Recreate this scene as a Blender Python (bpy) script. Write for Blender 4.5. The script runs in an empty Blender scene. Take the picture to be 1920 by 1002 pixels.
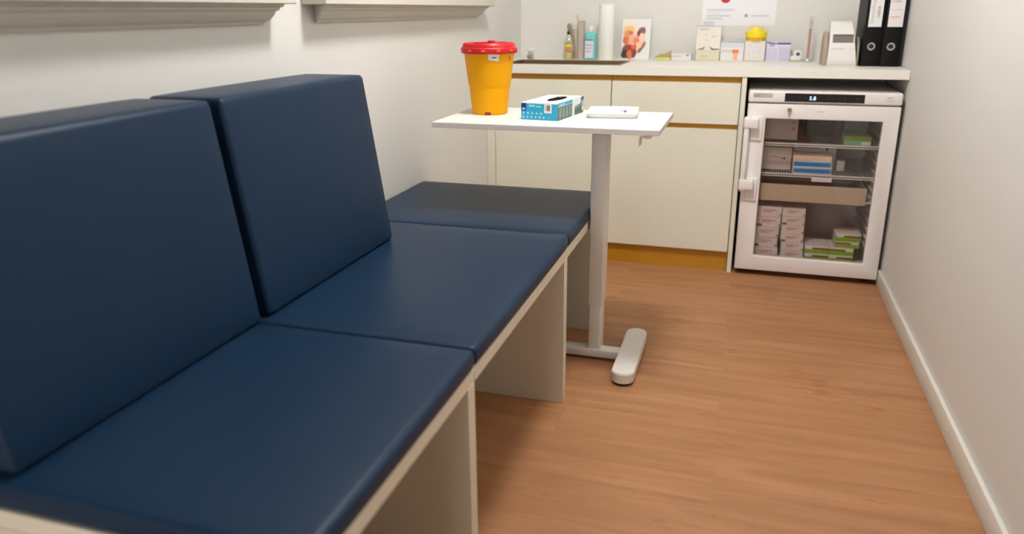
import bpy, bmesh, math, random
from mathutils import Matrix, Vector
random.seed(7)
PI = math.pi
sc = bpy.context.scene
col = sc.collection

# ------------------------------------------------------------------ camera
YAW, PITCH, ROLL = 0.2976, 0.3068, -0.0066
c_, s_ = math.cos, math.sin
fw = Vector((-s_(YAW)*c_(PITCH), c_(YAW)*c_(PITCH), -s_(PITCH)))
rt = Vector((c_(YAW), s_(YAW), 0))
up = rt.cross(fw)
rt2 = c_(ROLL)*rt + s_(ROLL)*up
up2 = -s_(ROLL)*rt + c_(ROLL)*up
cam_d = bpy.data.cameras.new('camera')
cam = bpy.data.objects.new('camera', cam_d)
col.objects.link(cam)
M = Matrix((rt2, up2, -fw)).transposed().to_4x4()
M.translation = Vector((0, 0, 1.1584))
cam.matrix_world = M
cam_d.sensor_width = 36
cam_d.lens = 1418.14/1920*36
cam_d.shift_y = (469.4-501)/1920
cam_d.clip_start = 0.02
cam_d.dof.use_dof = True
cam_d.dof.focus_distance = 2.35
cam_d.dof.aperture_fstop = 2.0
sc.camera = cam

# ------------------------------------------------------------------ world, exposure, ceiling lights
w = bpy.data.worlds.new('world'); sc.world = w; w.use_nodes = True
w.node_tree.nodes['Background'].inputs[0].default_value = (0.9, 0.92, 1.0, 1)
w.node_tree.nodes['Background'].inputs[1].default_value = 0.02
sc.view_settings.view_transform = 'Standard'
sc.view_settings.look = 'None'
sc.view_settings.gamma = 1
sc.view_settings.exposure = 0.0
sc.view_settings.use_curve_mapping = False

# the room is lit by one opal globe lamp under the ceiling (built first, so its strength sits here)
GLOBE = (-0.28, 2.02, 2.38, 0.14)      # x, y, z, radius
GLOBE_STRENGTH = 124.0
FILL_GLOW = 4.6                         # added fill light: glowing pane in an unseen door behind the camera
GLOBE_COLOR = (0.975, 0.98, 1.0)

# ------------------------------------------------------------------ helpers
def S(r, g, b):
    f = lambda v: (v/255)/12.92 if v/255 <= 0.04045 else ((v/255+0.055)/1.055)**2.4
    return (f(r), f(g), f(b), 1)

def mat(name, rgb, rough=0.5, metal=0.0, spec=0.5, noise=0.0, nscale=8, bump=0.0, bscale=200, coat=0.0):
    m = bpy.data.materials.new(name); m.use_nodes = True
    nt = m.node_tree; b = nt.nodes['Principled BSDF']
    c = S(*rgb)
    b.inputs['Base Color'].default_value = c
    b.inputs['Roughness'].default_value = rough
    b.inputs['Metallic'].default_value = metal
    b.inputs['Specular IOR Level'].default_value = spec
    b.inputs['Coat Weight'].default_value = coat
    tc = nt.nodes.new('ShaderNodeTexCoord')
    n = nt.nodes.new('ShaderNodeTexNoise'); n.inputs['Scale'].default_value = nscale
    n.inputs['Detail'].default_value = 4
    nt.links.new(tc.outputs['Object'], n.inputs['Vector'])
    r = nt.nodes.new('ShaderNodeMix'); r.data_type = 'RGBA'
    k = max(noise, 0.015)
    r.inputs[6].default_value = tuple(v*(1-k) for v in c[:3]) + (1,)
    r.inputs[7].default_value = tuple(min(1, v*(1+k)) for v in c[:3]) + (1,)
    nt.links.new(n.outputs['Fac'], r.inputs[0])
    nt.links.new(r.outputs[2], b.inputs['Base Color'])
    if bump:
        n2 = nt.nodes.new('ShaderNodeTexNoise'); n2.inputs['Scale'].default_value = bscale
        n2.inputs['Detail'].default_value = 3
        nt.links.new(tc.outputs['Object'], n2.inputs['Vector'])
        bp = nt.nodes.new('ShaderNodeBump'); bp.inputs['Strength'].default_value = bump
        bp.inputs['Distance'].default_value = 0.002
        nt.links.new(n2.outputs['Fac'], bp.inputs['Height'])
        nt.links.new(bp.outputs['Normal'], b.inputs['Normal'])
    return m

def emis(name, rgb, strength):
    m = bpy.data.materials.new(name); m.use_nodes = True
    b = m.node_tree.nodes['Principled BSDF']
    b.inputs['Base Color'].default_value = S(*rgb)
    b.inputs['Emission Color'].default_value = S(*rgb)
    b.inputs['Emission Strength'].default_value = strength
    return m

def glassmat(name, tint, gloss=0.08, rough=0.02):
    m = bpy.data.materials.new(name); m.use_nodes = True
    nt = m.node_tree; nt.nodes.remove(nt.nodes['Principled BSDF'])
    out = nt.nodes['Material Output']
    t = nt.nodes.new('ShaderNodeBsdfTransparent'); t.inputs[0].default_value = tint + (1,)
    g = nt.nodes.new('ShaderNodeBsdfGlossy'); g.inputs['Roughness'].default_value = rough
    lw = nt.nodes.new('ShaderNodeLayerWeight'); lw.inputs[0].default_value = 0.5
    pw = nt.nodes.new('ShaderNodeMath'); pw.operation = 'POWER'; pw.inputs[1].default_value = 4
    fr = nt.nodes.new('ShaderNodeMath'); fr.operation = 'MULTIPLY_ADD'; fr.inputs[1].default_value = 0.6; fr.inputs[2].default_value = 0.04
    nt.links.new(lw.outputs['Facing'], pw.inputs[0]); nt.links.new(pw.outputs[0], fr.inputs[0])
    mx = nt.nodes.new('ShaderNodeMixShader')
    nt.links.new(fr.outputs[0], mx.inputs[0]); nt.links.new(t.outputs[0], mx.inputs[1]); nt.links.new(g.outputs[0], mx.inputs[2])
    nt.links.new(mx.outputs[0], out.inputs['Surface'])
    return m

class MB:
    """collects shapes into one mesh"""
    def __init__(self, off=(0, 0, 0)):
        self.v = []; self.f = []; self.fm = []; self.mats = []; self.off = off; self.smooth = []
    def mi(self, m):
        if m not in self.mats: self.mats.append(m)
        return self.mats.index(m)
    def add(self, vs, fs, m, smooth=False):
        k = len(self.v); self.v += [tuple(p) for p in vs]
        i = self.mi(m)
        for f in fs:
            self.f.append([a+k for a in f]); self.fm.append(i); self.smooth.append(smooth)
    def add_bm(self, bm, m, smooth=False, mx=None):
        bm.verts.index_update()
        vs = [(mx @ v.co if mx else v.co.copy()) for v in bm.verts]
        self.add(vs, [[v.index for v in f.verts] for f in bm.faces], m, smooth); bm.free()
    def box(self, x0, x1, y0, y1, z0, z1, m, bev=0.0, seg=2, mx=None):
        bm = bmesh.new(); bmesh.ops.create_cube(bm, size=1)
        for v in bm.verts:
            v.co = Vector(((x0+x1)/2 + v.co.x*(x1-x0), (y0+y1)/2 + v.co.y*(y1-y0), (z0+z1)/2 + v.co.z*(z1-z0)))
        if bev: bmesh.ops.bevel(bm, geom=bm.edges[:], offset=bev, segments=seg, profile=0.5, affect='EDGES')
        self.add_bm(bm, m, bool(bev), mx); return self
    def lathe(self, prof, m, n=40, cx=0, cy=0, cap=True, mx=None):
        vs = []; fs = []
        for r, z in prof:
            for i in range(n):
                a = 2*PI*i/n; vs.append(Vector((cx+r*c_(a), cy+r*s_(a), z)))
        for j in range(len(prof)-1):
            for i in range(n):
                k = (i+1) % n; fs.append([j*n+i, j*n+k, (j+1)*n+k, (j+1)*n+i])
        if cap:
            fs.append(list(range(n))[::-1]); fs.append([(len(prof)-1)*n+i for i in range(n)])
        if mx: vs = [mx @ v for v in vs]
        self.add(vs, fs, m, True); return self
    def tube(self, pts, r, m, n=10):
        pts = [Vector(p) for p in pts]; vs = []; fs = []
        for i, p in enumerate(pts):
            d = (pts[min(i+1, len(pts)-1)] - pts[max(i-1, 0)]).normalized()
            a = d.orthogonal().normalized() if i == 0 else (a - d*a.dot(d)).normalized()
            b = d.cross(a); rr = r[i] if isinstance(r, (list, tuple)) else r
            for k in range(n):
                t = 2*PI*k/n; vs.append(p + (a*c_(t) + b*s_(t))*rr)
        for i in range(len(pts)-1):
            for k in range(n):
                q = (k+1) % n; fs.append([i*n+k, i*n+q, (i+1)*n+q, (i+1)*n+k])
        fs.append(list(range(n))[::-1]); fs.append([(len(pts)-1)*n+k for k in range(n)])
        self.add(vs, fs, m, True); return self
    def prism(self, poly, lo, hi, m, axis='X', smooth=False, mx=None):
        # poly in the two other axes (X: (y,z), Y: (x,z), Z: (x,y))
        def P(a, b, t):
            return Vector((t, a, b)) if axis == 'X' else Vector((a, t, b)) if axis == 'Y' else Vector((a, b, t))
        n = len(poly); vs = [P(a, b, lo) for a, b in poly] + [P(a, b, hi) for a, b in poly]
        fs = [list(range(n))[::-1], [n+i for i in range(n)]] + [[i, (i+1) % n, n+(i+1) % n, n+i] for i in range(n)]
        if mx: vs = [mx @ v for v in vs]
        self.add(vs, fs, m, smooth); return self
    def quad(self, pts, m):
        self.add(pts, [list(range(len(pts)))], m); return self
    def rect(self, o, ux, uz, w, h, m):
        o, ux, uz = Vector(o), Vector(ux), Vector(uz)
        return self.quad([o, o+ux*w, o+ux*w+uz*h, o+uz*h], m)
    def ell(self, o, ux, uz, a, b, m, n=18, rot=0, wob=0):
        o, ux, uz = Vector(o), Vector(ux), Vector(uz); pts = []
        for i in range(n):
            t = 2*PI*i/n; k = 1 + wob*math.sin(3*t+a*900)
            x, y = a*k*c_(t), b*k*s_(t)
            pts.append(o + ux*(x*c_(rot)-y*s_(rot)) + uz*(x*s_(rot)+y*c_(rot)))
        return self.quad(pts, m)
    def text(self, s, o, ux, uz, size, m, align='LEFT'):
        cu = bpy.data.curves.new('t', 'FONT'); cu.body = s; cu.size = size; cu.align_x = align
        ob = bpy.data.objects.new('t', cu); col.objects.link(ob)
        bpy.context.view_layer.update()
        dg = bpy.context.evaluated_depsgraph_get(); me = ob.evaluated_get(dg).to_mesh()
        o, ux, uz = Vector(o), Vector(ux), Vector(uz)
        vs = [o + ux*v.co.x + uz*v.co.y for v in me.vertices]
        fs = [list(p.vertices) for p in me.polygons]
        self.add(vs, fs, m)
        ob.evaluated_get(dg).to_mesh_clear()
        bpy.data.objects.remove(ob); bpy.data.curves.remove(cu); return self
    def build(self, name, parent=None):
        me = bpy.data.meshes.new(name)
        o = Vector(self.off)
        me.from_pydata([Vector(p)-o for p in self.v], [], self.f)
        for m in self.mats: me.materials.append(m)
        for p, i, sm in zip(me.polygons, self.fm, self.smooth):
            p.material_index = i; p.use_smooth = sm
        bm = bmesh.new(); bm.from_mesh(me); bmesh.ops.recalc_face_normals(bm, faces=bm.faces); bm.to_mesh(me); bm.free()
        if any(self.smooth):
            me.set_sharp_from_angle(angle=math.radians(38))
        me.update()
        ob = bpy.data.objects.new(name, me); col.objects.link(ob)
        if parent: ob.parent = parent
        else: ob.location = o
        return ob

def thing(name, label, cat, loc=(0, 0, 0), rz=0, group=None):
    o = bpy.data.objects.new(name, None); col.objects.link(o)
    o.location = loc; o.rotation_euler = (0, 0, rz); o.empty_display_size = 0.05
    o['label'] = label; o['category'] = cat
    if group: o['group'] = group
    return o
def tag(o, label, cat, group=None):
    o['label'] = label; o['category'] = cat
    if group: o['group'] = group
    return o
def struct(o): o['kind'] = 'structure'; return o
def copy_thing(root, loc, rz, label):
    r = root.copy(); col.objects.link(r); r.location = loc; r.rotation_euler = (0, 0, rz); r['label'] = label
    for ch in list(root.children):
        c = ch.copy(); col.objects.link(c); c.parent = r
        for g in list(ch.children):
            d = g.copy(); col.objects.link(d); d.parent = c
    return r

X_, Y_, Z_ = Vector((1, 0, 0)), Vector((0, 1, 0)), Vector((0, 0, 1))

# ------------------------------------------------------------------ materials
m_wall = mat('wall_paint', (219, 216, 209), 0.55, noise=0.012, nscale=2, bump=0.10, bscale=90, spec=0.35)
m_ceil = mat('ceiling_paint', (178, 174, 166), 0.8)
m_dwall = mat('front_wall_paint', (120, 112, 104), 0.7)
m_trim = mat('trim_white', (222, 219, 208), 0.45)
m_sill = mat('sill_paint', (206, 200, 186), 0.55)
m_lam = mat('cream_laminate', (226, 222, 203), 0.45, noise=0.01, nscale=30)
m_top = mat('worktop_laminate', (232, 229, 218), 0.4)
m_gold = mat('ochre_wood_edge', (186, 130, 22), 0.5, noise=0.08, nscale=20)
m_bench = mat('bench_laminate', (214, 206, 186), 0.5, noise=0.01)
m_edge = mat('bench_edging', (222, 215, 196), 0.45)
m_vinyl = mat('blue_vinyl', (20, 44, 68), 0.40, noise=0.05, nscale=3, bump=0.12, bscale=420, spec=0.20)
m_tabletop = mat('table_white', (226, 226, 220), 0.42)
m_tedge = mat('table_edge', (214, 206, 198), 0.5)
m_steelw = mat('white_powder_coat', (222, 217, 208), 0.4)
m_fr = mat('fridge_white', (232, 225, 220), 0.32, spec=0.5)
m_frin = mat('fridge_liner', (228, 222, 218), 0.5)
m_gask = mat('grey_gasket', (120, 104, 98), 0.6)
m_black = mat('black_gloss', (10, 8, 10), 0.25)
m_blackm = mat('black_matt', (16, 14, 15), 0.55)
m_hole = mat('opening_black', (6, 5, 7), 0.8, spec=0.1)
m_binder = mat('binder_black', (9, 6, 6), 0.5, spec=0.2)
m_chrome = mat('chrome', (200, 195, 190), 0.2, metal=1.0)
m_steel = mat('sink_steel', (118, 96, 74), 0.45, metal=0.7)
m_wire = mat('white_wire', (214, 210, 202), 0.4)
m_yel = mat('sharps_yellow', (230, 160, 1), 0.45, spec=0.15)
m_red = mat('sharps_red', (188, 8, 16), 0.36)
m_dred = mat('red_catch', (140, 20, 18), 0.4)
m_paper = mat('white_paper', (226, 224, 222), 0.7)
m_card = mat('white_card', (222, 214, 206), 0.6)
m_cream = mat('cream_card', (226, 219, 208), 0.6)
m_lil = mat('lilac_print', (196, 192, 216), 0.6)
m_lil2 = mat('pale_lilac_print', (214, 210, 222), 0.6)
m_grey = mat('grey_print', (168, 162, 160), 0.6)
m_dgrey = mat('dark_print', (78, 70, 74), 0.6)
m_pink = mat('pink_print', (212, 140, 140), 0.6)
m_redp = mat('red_print', (196, 24, 40), 0.6)
m_navy = mat('navy_print', (30, 36, 110), 0.5)
m_cyan = mat('glove_cyan', (38, 160, 196), 0.45)
m_lcyan = mat('glove_pale_cyan', (130, 205, 226), 0.5)
m_dgreen = mat('glove_dark_green', (82, 108, 100), 0.5)
m_mgreen = mat('glove_mid_green', (128, 146, 134), 0.5, noise=0.2, nscale=120)
m_blue = mat('box_blue', (24, 118, 196), 0.5)
m_lgreen = mat('box_green', (128, 176, 34), 0.5)
m_brownp = mat('brown_print', (130, 66, 36), 0.6)
m_orange = mat('orange_print', (232, 128, 62), 0.6)
m_mint = mat('mint_print', (120, 176, 152), 0.6)
m_teal = mat('teal_plastic', (110, 200, 194), 0.3)
m_taupe = mat('taupe_plastic', (190, 176, 162), 0.5)
m_wood = mat('brush_wood', (150, 128, 102), 0.6)
m_roll = mat('paper_towel', (232, 232, 222), 0.85, bump=0.3, bscale=300)
m_dial = mat('device_white', (224, 220, 214), 0.38)
m_cheek = mat('device_taupe', (160, 144, 124), 0.45)
m_lcd = mat('grey_lcd', (112, 98, 94), 0.3)
m_brightyel = mat('duck_yellow', (240, 212, 30), 0.45)
m_yelshade = mat('shaded_yellow_plastic', (228, 170, 30), 0.45)
m_key = mat('brass_key', (166, 130, 96), 0.4, metal=0.6)
m_dglass = mat('night_glass', (14, 16, 22), 0.06, spec=0.6)
m_lamp = emis('lamp_opal', (255, 255, 255), GLOBE_STRENGTH)
m_lamp.node_tree.nodes['Principled BSDF'].inputs['Emission Color'].default_value = GLOBE_COLOR + (1,)
m_led = emis('display_digits', (200, 220, 255), 1.4)
m_glass = glassmat('door_glass', (0.93, 0.91, 0.90))
m_clear = glassmat('clear_plastic', (0.93, 0.93, 0.90), rough=0.1)
m_liq = mat('yellow_liquid', (216, 204, 130), 0.2)

# floor: wood look vinyl planks, boards along X
m_floor = bpy.data.materials.new('wood_vinyl_floor'); m_floor.use_nodes = True
def build_floor(nt):
    N = nt.nodes.new; L = nt.links.new
    b = nt.nodes['Principled BSDF']
    tc = N('ShaderNodeTexCoord')
    br = N('ShaderNodeTexBrick'); br.offset = 0.37
    br.inputs['Scale'].default_value = 1; br.inputs['Brick Width'].default_value = 1.22
    br.inputs['Row Height'].default_value = 0.185; br.inputs['Mortar Size'].default_value = 0.0006
    br.inputs['Mortar Smooth'].default_value = 0.4
    br.inputs['Color1'].default_value = (0.30, 0.30, 0.30, 1); br.inputs['Color2'].default_value = (0.75, 0.75, 0.75, 1)
    br.inputs['Mortar'].default_value = (0.15, 0.15, 0.15, 1)
    L(tc.outputs['Object'], br.inputs['Vector'])
    mp = N('ShaderNodeMapping'); mp.inputs['Scale'].default_value = (0.9, 9, 1)
    L(tc.outputs['Object'], mp.inputs['Vector'])
    add = N('ShaderNodeVectorMath'); add.operation = 'ADD'
    L(mp.outputs[0], add.inputs[0]); sc2 = N('ShaderNodeVectorMath'); sc2.operation = 'SCALE'
    L(br.outputs['Color'], sc2.inputs[0]); sc2.inputs['Scale'].default_value = 9
    L(sc2.outputs[0], add.inputs[1])
    n1 = N('ShaderNodeTexNoise'); n1.inputs['Scale'].default_value = 2.2; n1.inputs['Detail'].default_value = 6; n1.inputs['Distortion'].default_value = 0.6
    L(add.outputs[0], n1.inputs['Vector'])
    n2 = N('ShaderNodeTexNoise'); n2.inputs['Scale'].default_value = 14; n2.inputs['Detail'].default_value = 5
    L(add.outputs[0], n2.inputs['Vector'])
    ramp = N('ShaderNodeValToRGB'); e = ramp.color_ramp.elements
    e[0].position = 0.25; e[0].color = S(150, 99, 62); e[1].position = 0.75; e[1].color = S(184, 134, 94)
    mix = N('ShaderNodeMix'); mix.data_type = 'FLOAT'; mix.inputs[0].default_value = 0.12
    L(n1.outputs['Fac'], mix.inputs[2]); L(n2.outputs['Fac'], mix.inputs[3])
    mix2 = N('ShaderNodeMix'); mix2.data_type = 'FLOAT'; mix2.inputs[0].default_value = 0.09
    L(mix.outputs[0], mix2.inputs[2]); L(br.outputs['Color'], mix2.inputs[3])
    L(mix2.outputs[0], ramp.inputs[0])
    # small knots and flecks
    mpk = N('ShaderNodeMapping'); mpk.inputs['Scale'].default_value = (9, 34, 1)
    L(tc.outputs['Object'], mpk.inputs['Vector'])
    nk = N('ShaderNodeTexNoise'); nk.inputs['Scale'].default_value = 1.6; nk.inputs['Detail'].default_value = 3
    L(mpk.outputs[0], nk.inputs['Vector'])
    big = N('ShaderNodeTexNoise'); big.inputs['Scale'].default_value = 2.4; L(tc.outputs['Object'], big.inputs['Vector'])
    mul = N('ShaderNodeMath'); mul.operation = 'MULTIPLY'; L(nk.outputs['Fac'], mul.inputs[0]); L(big.outputs['Fac'], mul.inputs[1])
    rk = N('ShaderNodeValToRGB'); rk.color_ramp.elements[0].position = 0.335; rk.color_ramp.elements[1].position = 0.42
    L(mul.outputs[0], rk.inputs[0])
    mk = N('ShaderNodeMix'); mk.data_type = 'RGBA'; mk.blend_type = 'MIX'
    kf = N('ShaderNodeMath'); kf.operation = 'MULTIPLY'; kf.inputs[1].default_value = 0.45; L(rk.outputs[0], kf.inputs[0])
    L(kf.outputs[0], mk.inputs[0]); L(ramp.outputs[0], mk.inputs[6]); mk.inputs[7].default_value = S(138, 80, 46)
    mo = N('ShaderNodeMix'); mo.data_type = 'RGBA'
    mf = N('ShaderNodeMath'); mf.operation = 'MULTIPLY'; mf.inputs[1].default_value = 0.12; L(br.outputs['Fac'], mf.inputs[0])
    L(mf.outputs[0], mo.inputs[0]); L(mk.outputs[2], mo.inputs[6]); mo.inputs[7].default_value = S(120, 72, 42)
    L(mo.outputs[2], b.inputs['Base Color'])
    b.inputs['Roughness'].default_value = 0.5
    b.inputs['Specular IOR Level'].default_value = 0.35
build_floor(m_floor.node_tree)

# ------------------------------------------------------------------ the room
XL, XR, YN, YB, H = -1.18, 0.624, -1.60, 4.04, 2.60
T = 0.10
def slab(name, *a, m):
    return struct(MB().box(*a, m).build(name))
slab('floor', XL-T, XR+T, YN-T, YB+T, -T, 0, m=m_floor)
slab('ceiling', XL-T, XR+T, YN-T, YB+T, H, H+T, m=m_ceil)
slab('wall_left', XL-T, XL, YN, YB, 0, H, m=m_wall)
slab('wall_right', XR, XR+T, YN, YB, 0, H, m=m_wall)
slab('wall_back', XL-T, XR+T, YB, YB+T, 0, H, m=m_wall)
slab('wall_front', XL-T, XR+T, YN-T, YN, 0, H, m=m_dwall)
# skirting, a rounded top edge
def skirting(name, x0, x1, y0, y1):
    return struct(MB().box(x0, x1, y0, y1, 0, 0.070, m_trim, 0.0025, 2).build(name))
skirting('baseboard_right', XR-0.013, XR, YN, 3.46)
skirting('baseboard_left', XL, XL+0.013, YN, 0.60)
# added frontal fill behind the camera: a made-up door frame with a glowing pane
m_fill = emis('fill_light_pane', (252, 252, 255), FILL_GLOW)
def vslab(b, x0, x1, z0, z1, y0, y1, m): b.box(x0, x1, y0, y1, z0, z1, m, 0.003, 1)
b = MB()
for a in ((-1.16, -1.08, 0, 2.1), (-0.22, -0.14, 0, 2.1), (-1.08, -0.22, 1.70, 2.1), (-1.08, -0.22, 0.0, 0.12)): vslab(b, *a, YN, YN+0.045, m_trim)
d = struct(b.build('fill_door_1'))
MB().box(-1.08, -0.22, YN+0.012, YN+0.02, 0.12, 1.70, m_fill).build('fill_pane', d)
MB().tube([(-0.18, YN+0.045, 1.02), (-0.18, YN+0.085, 1.02), (-0.30, YN+0.085, 1.02)], 0.009, m_chrome).build('door_handle', d)

# windows on the left wall: only their sills reach down into the picture
def window(name, y0, y1, mitre):
    root = bpy.data.objects.new(name, None); col.objects.link(root); root['kind'] = 'structure'
    root.location = (XL, (y0+y1)/2, 1.178); off = tuple(root.location)
    P_ = 0.075
    b = MB(off); b.box(XL, XL+P_, y0, y1, 1.178, 1.216, m_sill, 0.002, 1)
    b.build('window_sill', root)
    # moulded apron under the sill, profile in x,z, mitred back at both ends
    prof = [(0.0, 1.131), (0.012, 1.131), (0.014, 1.1365), (0.020, 1.138), (0.027, 1.144), (0.034, 1.153),
            (0.038, 1.162), (0.045, 1.1635), (0.047, 1.170), (0.055, 1.1725), (0.055, 1.178), (0.0, 1.178)]
    ya, yb = y0+0.062, y1-0.062
    vs = []
    for x, z in prof: vs.append((XL+x, ya - x*0.62, z))
    for x, z in prof: vs.append((XL+x, yb + x*0.62, z))
    n = len(prof)
    b = MB(off)
    b.add(vs, [list(range(n))[::-1], [n+i for i in range(n)]] + [[i, (i+1) % n, n+(i+1) % n, n+i] for i in range(n)], m_sill)
    b.build('sill_moulding', root)
    b = MB(off); zt = 2.30
    for (a0, a1, z0, z1) in ((y0+.02, y0+.09, 1.216, zt), (y1-.09, y1-.02, 1.216, zt), (y0+.09, y1-.09, 1.216, 1.286), (y0+.09, y1-.09, zt-.07, zt), ((y0+y1)/2-.04, (y0+y1)/2+.04, 1.286, zt-.07)):
        b.box(XL, XL+0.045, a0, a1, z0, z1, m_trim, 0.003, 1)
    b.build('window_frame', root)
    MB(off).box(XL+0.002, XL+0.014, y0+.09, y1-.09, 1.286, zt-.07, m_dglass).build('window_pane', root)
    return root
window('window_1', 0.18, 1.765, True)
window('window_2', 1.905, 3.375, False)

# opal globe lamp hanging under the ceiling
gx_, gy_, gz_, gr_ = GLOBE
t = thing('ceiling_lamp', 'white opal globe lamp hanging under the ceiling above the bench', 'lamp', (gx_, gy_, H))
b = MB((gx_, gy_, H)); b.lathe([(0.07, H), (0.07, H-0.015), (0.05, H-0.03), (0.035, gz_+gr_*0.96)], m_trim, 28, cx=gx_, cy=gy_); b.build('ceiling_rose', t)
b = MB((gx_, gy_, H)); b.lathe([(max(0.0005, gr_*math.sin(PI*i/20)), gz_+gr_*math.cos(PI*i/20)) for i in range(21)], m_lamp, 40, cx=gx_, cy=gy_); b.build('lamp_globe', t)

# ------------------------------------------------------------------ benches
XB = -0.4655
ZB0, ZB1, ZS = 0.462, 0.492, 0.5330
YS = [0.652, 1.2605, 2.0745, 2.652]
lab_b = ['cream laminate bench base nearest the viewer, under the front blue seat cushion',
         'cream laminate bench base in the middle of the row, its end panel standing clear',
         'cream laminate bench base at the far end, standing behind the white table column']
lab_c = ['dark blue vinyl seat cushion nearest the viewer on the bench row',
         'blue vinyl seat cushion in the middle of the bench row, longest of the three',
         'blue vinyl seat cushion at the far end, shaded by the white table above it']
def rcoords(a, b, r, k=5, n=10):
    t = [a + r*(1-math.cos(PI/2*i/k)) for i in range(k)]
    m = [a+r + (b-a-2*r)*i/n for i in range(n+1)]
    return t + m + [b - (q-a) for q in t[::-1]]
def cushion(x0, x1, y0, y1, z0, z1, r, m, crown=0.0, shear=None, nx=12, ny=14, nz=3, parent=None, off=(0, 0, 0), name='seat_cushion', rb=None):
    """soft upholstered block: rounded edges, slight crown on every face; shear moves points"""
    A = [rcoords(x0, x1, r, 4, nx), rcoords(y0, y1, r, 4, ny), rcoords(z0, z1, r, 4, nz)]
    bm = bmesh.new(); V = {}
    na, nb, nc = (len(q) for q in A)
    def vert(i, j, k):
        key = (i, j, k)
        if key in V: return V[key]
        p = Vector((A[0][i], A[1][j], A[2][k]))
        q = Vector((min(max(p.x, x0+r), x1-r), min(max(p.y, y0+r), y1-r), min(max(p.z, z0+r), z1-r)))
        d = p-q
        if d.length > 1e-9: p = q + d.normalized()*r
        u = (p.x-x0)/(x1-x0)*2-1; v = (p.y-y0)/(y1-y0)*2-1; t = (p.z-z0)/(z1-z0)*2-1
        B = lambda a: 1-abs(a)**4
        if k == nc-1: p.z += crown*B(u)*B(v)
        if i == na-1: p.x += crown*B(t)*B(v)*0.8
        if shear: p = shear(p)
        V[key] = bm.verts.new(p); return V[key]
    def face(*ks):
        vs = [vert(*k) for k in ks]
        if len(set(vs)) == 4: bm.faces.new(vs)
    for i in range(na-1):
        for j in range(nb-1):
            for k in (0, nc-1): face((i, j, k), (i+1, j, k), (i+1, j+1, k), (i, j+1, k))
        for k in range(nc-1):
            for j in (0, nb-1): face((i, j, k), (i+1, j, k), (i+1, j, k+1), (i, j, k+1))
    for j in range(nb-1):
        for k in range(nc-1):
            for i in (0, na-1): face((i, j, k), (i, j+1, k), (i, j+1, k+1), (i, j, k+1))
    b = MB(off); b.add_bm(bm, m, True)
    return b.build(name, parent)

for i in range(3):
    y0, y1 = YS[i], YS[i+1]
    t = thing('bench_base', lab_b[i], 'bench', ((XL+XB)/2, (y0+y1)/2, 0), 0, 'cream bench bases in a row')
    off = tuple(t.location)
    MB(off).box(XL+0.004, XB, y0+0.001, y1-0.001, ZB0, ZB1, m_edge, 0.0012, 1).build('seat_board', t)
    # end panels
    for k, (a, c) in enumerate(((y0+0.001, y0+0.021), (y1-0.037, y1-0.001))):
        if k == 0 and i > 0:
            continue                                   # this module rests on its neighbour's panel
        ob = MB(off).box(XL+0.016, XB+(0.0006 if k else -0.001), a, c, 0, ZB0-0.0005, m_bench, 0.001, 1).build('end_panel', t)
    MB(off).box(XL+0.016, XL+0.034, y0+0.022, y1-0.038, 0.10, ZB0-0.001, m_bench).build('back_panel', t)
    cu = cushion(XL+0.006, XB+0.003, y0+0.0005, y1-0.0005, ZB1, ZS, 0.012, m_vinyl, 0.0035, off=((XL+XB)/2, (y0+y1)/2, ZB1))
    tag(cu, lab_c[i], 'cushion', 'blue seat cushions along the bench')

# wedge shaped backrests standing on the seats against the wall
lab_w = ['large dark blue vinyl backrest cushion at the left edge, nearest the viewer',
         'dark blue vinyl backrest cushion standing farther along, above the middle seat']
for i, (y0, y1) in enumerate(((0.672, 1.2580), (1.2860, 1.8915))):
    zt = 0.9955
    x0, x1 = XL+0.003, -0.934
    def sh(p, x0=x0, x1=x1, zt=zt):
        k = (p.z-ZS)/(zt-ZS)
        wtop = 0.178/(x1-x0)
        return Vector((x0 + (p.x-x0)*(1+(wtop-1)*k), p.y, p.z))
    o = cushion(x0, x1, y0, y1, ZS+0.0035, zt, 0.012, m_vinyl, 0.003, shear=sh, nz=10, off=((x0+x1)/2, (y0+y1)/2, ZS), name='backrest_cushion')
    tag(o, lab_w[i], 'cushion', 'blue backrest cushions along the wall')

# ------------------------------------------------------------------ height adjustable table
TZ = 0.8258
t = thing('side_table', 'small white height adjustable table on one column, reaching over the far seat', 'table', (-0.585, 2.40, 0))
off = tuple(t.location)
b = MB(off)
b.box(-0.940, -0.231, 2.211, 2.628, TZ-0.0165, TZ-0.0008, m_tedge, 0.0008, 1)
b.box(-0.9395, -0.2315, 2.2115, 2.6275, TZ-0.0010, TZ, m_tabletop)
top = b.build('table_top', t)
b = MB(off); b.box(-0.459, -0.410, 2.372, 2.452, 0.20, TZ-0.0165, m_steelw, 0.004, 3); b.build('column', t)
b = MB(off); b.box(-0.455, -0.414, 2.376, 2.448, 0.012, 0.215, m_steelw, 0.004, 3); b.build('inner_column', t)
b = MB(off); b.box(-0.87, -0.310, 2.366, 2.414, 0.010, 0.0385, m_steelw, 0.004, 2); b.build('crossbar', t)
def stadium(cx, y0, y1, r, n=14, skew=0.0):
    p = [(cx+skew*(-1)+r*c_(PI+PI*i/n), y0+r+r*s_(PI+PI*i/n)) for i in range(n+1)]
    p += [(cx+skew+r*c_(PI*i/n), y1-r+r*s_(PI*i/n)) for i in range(n+1)]
    return p
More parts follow.
